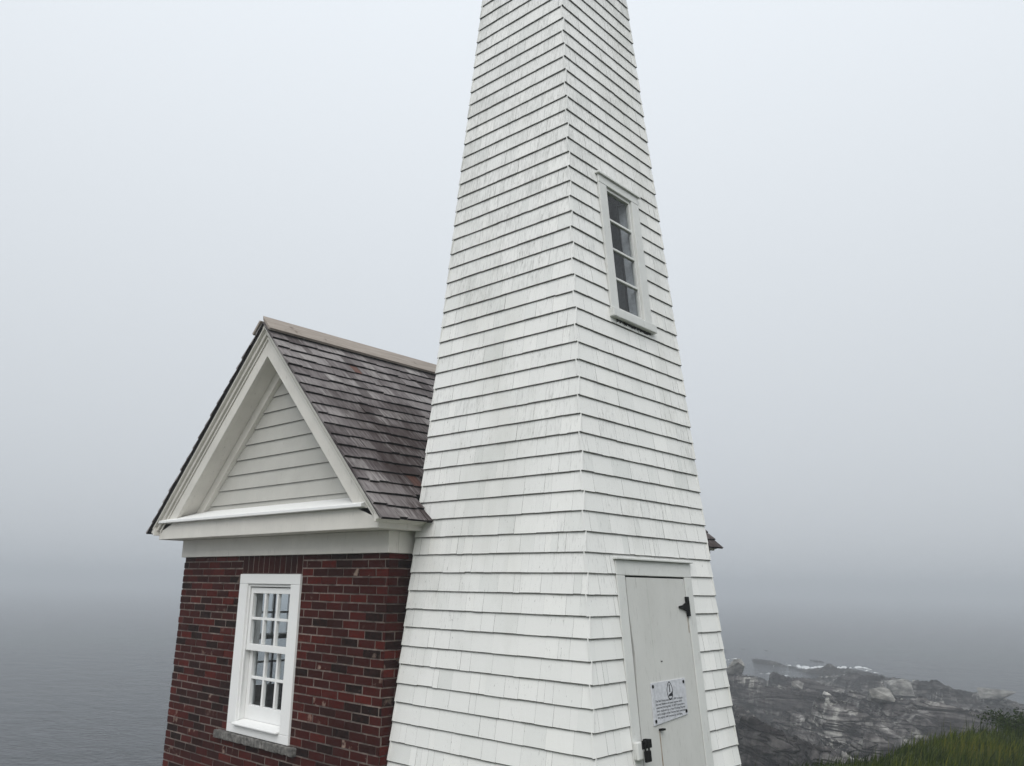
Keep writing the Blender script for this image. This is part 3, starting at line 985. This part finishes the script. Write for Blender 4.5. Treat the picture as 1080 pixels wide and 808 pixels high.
gf = G('white_sea_foam'); ff = gf.noise(gf.coords(), 3, 4)
gf.principled(gf.ramp(ff, [(.3, (.42, .44, .45)), (.6, (.66, .67, .68))]), .9)
def foam_strip(fm, az0, az1, r0, width, n=60, hgt=.25):
    base = len(fm.v); m = 9
    for k in range(n + 1):
        t = k / n
        a = math.radians(az0 + (az1 - az0) * t)
        rc = r0 + 1.0 * math.sin(t * 7 + az0) + 2.2 * float(fbm(np.array([t * 5.0]), np.array([az0 * 1.7]), 8, 4)[0]) + random.uniform(-.25, .25)
        env = math.sin(math.pi * t) ** .6
        brk = float(fbm(np.array([t * 9.0 + az0 * 3]), np.array([r0 * .37]), 5, 4)[0])
        env *= max(0.0, min(1.0, .7 + 2.2 * brk))
        w = width * env * random.uniform(.4, 1.3) + .02
        for j in range(m):
            q = j / (m - 1)
            rr = rc + (q - .5) * w
            hh = hgt * env * math.sin(math.pi * q) * random.uniform(.4, 1.0)
            fm.v.append((rr * math.sin(a), rr * math.cos(a), SEA - .02 + hh))
    for k in range(n):
        for j in range(m - 1):
            b = base + k * m + j
            fm.face([b, b + 1, b + m + 1, b + m])
fm = MB(False)
foam_strip(fm, -24.9, -21.6, 98, 3.0, 160, .26)
foam_strip(fm, -26.0, -22.8, 80, 1.0, 120, .15)
foam_strip(fm, -22.2, -19.0, 99, 2.0, 120, .22)
foam_strip(fm, -28.8, -26.9, 103, 2.4, 90, .35)
foam_strip(fm, -23.6, -22.0, 83, .5, 60, .10)
foam_strip(fm, -25.8, -23.8, 88, .5, 60, .10)
foam_strip(fm, -20.2, -18.6, 96, .5, 60, .12)
fo = fm.build('sea_foam', gf.m, None, 0, True); tag(fo, 'white foam of small waves breaking on the far rocks', 'foam', kind='stuff')

# ------------------------------------------------------------------ boulders
def find_r(azd, dep):
    a = math.radians(azd)
    rr = np.arange(16, 110, .25)
    z, _, _, _ = terrain(rr * math.sin(a), rr * math.cos(a))
    hit = np.where(np.degrees(np.arctan2(-z, rr)) <= dep)[0]
    return float(rr[hit[0]]) if len(hit) else 70.0
def boulder(name, azd, dep, size, label, mname, pale, seed, rot=0.0, sink=.25, dz=0.0):
    r = find_r(azd, dep)
    size = tuple(q * r / 60.0 for q in size)
    import bmesh
    rnd = random.Random(seed)
    bm = bmesh.new()
    pts = []
    for k in range(13):
        v = Vector([max(-.78, min(.78, q * 1.25)) for q in Vector((rnd.gauss(0, 1), rnd.gauss(0, 1), rnd.gauss(0, 1))).normalized()])
        v = Vector((v.x * size[0] * rnd.uniform(.75, 1.05), v.y * size[1] * rnd.uniform(.75, 1.05), v.z * size[2] * rnd.uniform(.8, 1.05)))
        bm.verts.new(v)
    bmesh.ops.convex_hull(bm, input=bm.verts)
    loose = [v for v in bm.verts if not v.link_faces]
    bmesh.ops.delete(bm, geom=loose, context='VERTS')
    bmesh.ops.bevel(bm, geom=list(bm.edges), offset=.025 * size[2], segments=1, affect='EDGES')
    bmesh.ops.triangulate(bm, faces=bm.faces)
    bmesh.ops.subdivide_edges(bm, edges=bm.edges, cuts=2, use_grid_fill=True)
    for v in bm.verts:
        c = v.co
        n = float(fbm(np.array([c.x * 2.1 + seed]), np.array([c.y * 2.1 + c.z * 1.7]), seed, 4)[0])
        v.co = c * (1 + .07 * n)
    me = bpy.data.meshes.new(name); bm.to_mesh(me); bm.free()
    me.materials.append(mat_boulder(mname, pale))
    o = bpy.data.objects.new(name, me)
    a = math.radians(azd); x, y = r * math.sin(a), r * math.cos(a)
    o.location = (x, y, ground_z(x, y) + size[2] * (1 - sink) + dz); o.rotation_euler = (0, 0, rot)
    link(o); tag(o, label, 'boulder')
    return o
boulder('boulder', -17.6, 6.1, (1.05, .95, .85), 'tall pale angular boulder, the right hand block of the light pair on the far rocks', 'pale_granite', (.34, .33, .31), 7, .5, .35)
boulder('boulder', -18.75, 6.5, (1.2, 1.0, .6), 'low wide pale boulder, the left hand block of the light pair on the far rocks', 'pale_lichened_granite', (.30, .29, .265), 15, .2, .35)
boulder('boulder', -27.3, 6.1, (.9, .8, .7), 'pale boulder half hidden behind the lower right edge of the shingled tower', 'buff_granite', (.34, .33, .30), 12, 1.1, .25)
boulder('boulder', -23.5, 6.2, (.5, .45, .36), 'small rounded pale boulder just below the sea inlet, right of the tower', 'light_grey_granite', (.34, .33, .31), 21, .3, .2)
boulder('boulder', -12.4, 6.2, (1.5, 1.1, .5), 'broad flat pale ledge rock on the skyline at the far right above the shrubs', 'weathered_ledge_granite', (.24, .235, .22), 34, .4, .4)

# ------------------------------------------------------------------ grass and shrubs
LEAF_GRASS = mat_leaf('meadow_grass', (.014, .026, .004), (.08, .105, .014))
LEAF_SHRUB = mat_leaf('shrub_leaf', (.010, .020, .006), (.045, .07, .018))
STEM = mat_plain('shrub_stem', (.06, .045, .03), .9)
gm = MB(False)
cnt = 0
rg = random.Random(5)
N = 95000
aa = np.radians(np.array([rg.uniform(-27, 6) for _ in range(N)])); rrr = np.array([math.sqrt(rg.uniform(6.5 ** 2, 17.5 ** 2)) for _ in range(N)])
gx, gy = rrr * np.sin(aa), rrr * np.cos(aa)
gz, gg, _, _ = terrain(gx, gy)
clump = fbm(gx * 1.1, gy * 1.1, 91, 3)
for k in range(N):
    if gx[k] > -2.9 and gy[k] < 6 and rg.random() < .6: continue
    if gg[k] < .35 + .3 * rg.random(): continue
    if -5.2 < gx[k] < -2.95 and gy[k] < 6.2: continue
    if clump[k] < -.28 and rg.random() < .6: continue
    x, y, z = gx[k], gy[k], gz[k] + CZ - .02
    h = (.07 + .13 * rg.random() ** 1.5) * (1 + .8 * clump[k])
    if rg.random() < .06: h *= 1.7
    th = rg.uniform(0, 6.283); w = rg.uniform(.0025, .006)
    lean = rg.uniform(.1, .75) * h; ld = rg.uniform(-.9, 1.9)
    dx, dy = math.cos(th) * w, math.sin(th) * w
    lx, ly = math.cos(ld) * lean, math.sin(ld) * lean
    b = len(gm.v)
    gm.v += [(x - dx, y - dy, z), (x + dx, y + dy, z), (x + dx * .7 + lx * .35, y + dy * .7 + ly * .35, z + h * .6), (x - dx * .7 + lx * .35, y - dy * .7 + ly * .35, z + h * .6), (x + lx, y + ly, z + h)]
    r = min(1, max(0, rg.gauss(.45 + clump[k] * .9, .28)))
    gm.face([b, b + 1, b + 2, b + 3], r); gm.face([b + 3, b + 2, b + 4], r)
go = gm.build('grass', LEAF_GRASS); tag(go, 'tangled green meadow grass at the edge of the rocks', 'grass', kind='stuff')

def shrub(azd, r, w, h, label, seed):
    rs_ = random.Random(seed)
    a = math.radians(azd); x, y = r * math.sin(a), r * math.cos(a)
    z = ground_z(x, y) - .03
    root = empty('shrub', (x, y, z)); tag(root, label, 'shrub', 'low shrubs at the turf edge')
    stems = MB(False); lv = MB(False)
    tips = []
    for k in range(34):
        th = rs_.uniform(0, 6.283); sp = rs_.uniform(.2, 1) * w
        tip = Vector((x + math.cos(th) * sp, y + math.sin(th) * sp, z + h * rs_.uniform(.55, 1.0) * (1 - .45 * (sp / w) ** 2)))
        p0 = Vector((x + math.cos(th) * sp * .15, y + math.sin(th) * sp * .15, z))
        q = .006
        stems.hexa([p0 + Vector((-q, -q, 0)), p0 + Vector((q, -q, 0)), p0 + Vector((q, q, 0)), p0 + Vector((-q, q, 0)),
                    tip + Vector((-q, -q, 0)) * .3, tip + Vector((q, -q, 0)) * .3, tip + Vector((q, q, 0)) * .3, tip + Vector((-q, q, 0)) * .3])
        for m in range(170):
            t = rs_.uniform(.1, 1.0) ** .8
            c = p0.lerp(tip, t) + Vector((rs_.gauss(0, .05), rs_.gauss(0, .05), rs_.gauss(0, .03)))
            s = rs_.uniform(.010, .024)
            u = Vector((rs_.gauss(0, 1), rs_.gauss(0, 1), rs_.gauss(0, .6))).normalized()
            v = u.cross(Vector((rs_.gauss(0, 1), rs_.gauss(0, 1), rs_.gauss(0, 1)))).normalized()
            b = len(lv.v)
            lv.v += [tuple(c - u * s), tuple(c + v * s * .5), tuple(c + u * s), tuple(c - v * s * .5)]
            lv.face([b, b + 1, b + 2, b + 3], min(1, max(0, rs_.gauss(.4, .25))))
    lv.build('foliage', LEAF_SHRUB, root); stems.build('stem', STEM, root)
shrub(-13.4, 13.4, .6, .34, 'dark low leafy shrub left of its neighbour, rising above the grass before the rocks', 3)
shrub(-11.0, 13.8, .75, .40, 'taller dark leafy shrub at the right edge of the photo, above the grass', 4)

# ------------------------------------------------------------------ fog
hz = bpy.data.meshes.new('haze')
b0, b1 = -1600.0, 1600.0
zl, zh = -22.0, 10.2
vs = [(x, y, z) for z in (zl, zh) for (x, y) in ((b0, b0), (b1, b0), (b1, b1), (b0, b1))]
hz.from_pydata(vs, [], [(3, 2, 1, 0), (4, 5, 6, 7), (0, 1, 5, 4), (1, 2, 6, 5), (2, 3, 7, 6), (3, 0, 4, 7)])
gh = G('sea_fog')
pv = gh.n('ShaderNodeVolumePrincipled')
pv.inputs['Color'].default_value = (.66, .69, .72, 1)
pv.inputs['Density'].default_value = .0046
pv.inputs['Anisotropy'].default_value = 0.0
gh.l(pv.outputs[0], gh.out.inputs['Volume'])
hz.materials.append(gh.m)
ho = bpy.data.objects.new('haze', hz); link(ho); tag(ho, 'sea fog hanging over the shore', 'fog', kind='stuff')

# ------------------------------------------------------------------ light: overcast sky and one very soft sun
SUN_EL, SUN_AZ = 48.0, 144.0     # azimuth from +Y towards +X
wd = bpy.data.worlds.new('World'); scene.world = wd; wd.use_nodes = True
nt = wd.node_tree; nt.nodes.clear()
N_ = nt.nodes.new; L_ = nt.links.new
out = N_('ShaderNodeOutputWorld'); bg = N_('ShaderNodeBackground')
sky = N_('ShaderNodeTexSky'); sky.sky_type = 'NISHITA'; sky.sun_disc = False
sky.sun_elevation = math.radians(SUN_EL); sky.sun_rotation = math.radians(SUN_AZ)
sky.dust_density = 6; sky.air_density = 1.0
bw = N_('ShaderNodeRGBToBW'); L_(sky.outputs[0], bw.inputs[0])
tc = N_('ShaderNodeTexCoord'); sp = N_('ShaderNodeSeparateXYZ'); L_(tc.outputs['Generated'], sp.inputs[0])
def wm(op, a, b):
    o = N_('ShaderNodeMath'); o.operation = op
    for i, v in enumerate((a, b)):
        if isinstance(v, bpy.types.NodeSocket): L_(v, o.inputs[i])
        else: o.inputs[i].default_value = v
    return o.outputs[0]
zc_ = wm('MAXIMUM', sp.outputs[2], 0.0)
cie = wm('MULTIPLY', wm('ADD', wm('MULTIPLY', zc_, .85), 1.0), 3.98)   # thick overcast: zenith about twice as bright as the horizon
tot = wm('ADD', wm('MULTIPLY', cie, .9), wm('MULTIPLY', bw.outputs[0], .08))
tint = N_('ShaderNodeMix'); tint.data_type = 'RGBA'; tint.blend_type = 'MULTIPLY'; tint.inputs[0].default_value = 1
L_(tot, tint.inputs[6]); tint.inputs[7].default_value = (.925, .98, 1.04, 1)
L_(tint.outputs[2], bg.inputs[0]); bg.inputs[1].default_value = .13
L_(bg.outputs[0], out.inputs[0])
sl = bpy.data.lights.new('sun', 'SUN'); sl.energy = 1.5; sl.angle = math.radians(50); sl.color = (1, .975, .94)
so = bpy.data.objects.new('sun', sl)
d = Vector((math.sin(math.radians(SUN_AZ)) * math.cos(math.radians(SUN_EL)), math.cos(math.radians(SUN_AZ)) * math.cos(math.radians(SUN_EL)), math.sin(math.radians(SUN_EL))))
so.rotation_euler = d.to_track_quat('Z', 'Y').to_euler(); so.location = (6, -6, 9)
link(so)

# ------------------------------------------------------------------ render settings
scene.view_settings.view_transform = 'Standard'
scene.view_settings.look = 'None'
scene.view_settings.exposure = 0.36
scene.view_settings.gamma = 1.0
scene.view_settings.use_curve_mapping = False
cy_ = scene.cycles
cy_.use_denoising = True
cy_.max_bounces = 8; cy_.diffuse_bounces = 3; cy_.glossy_bounces = 3; cy_.transmission_bounces = 4
cy_.transparent_max_bounces = 12; cy_.volume_bounces = 1
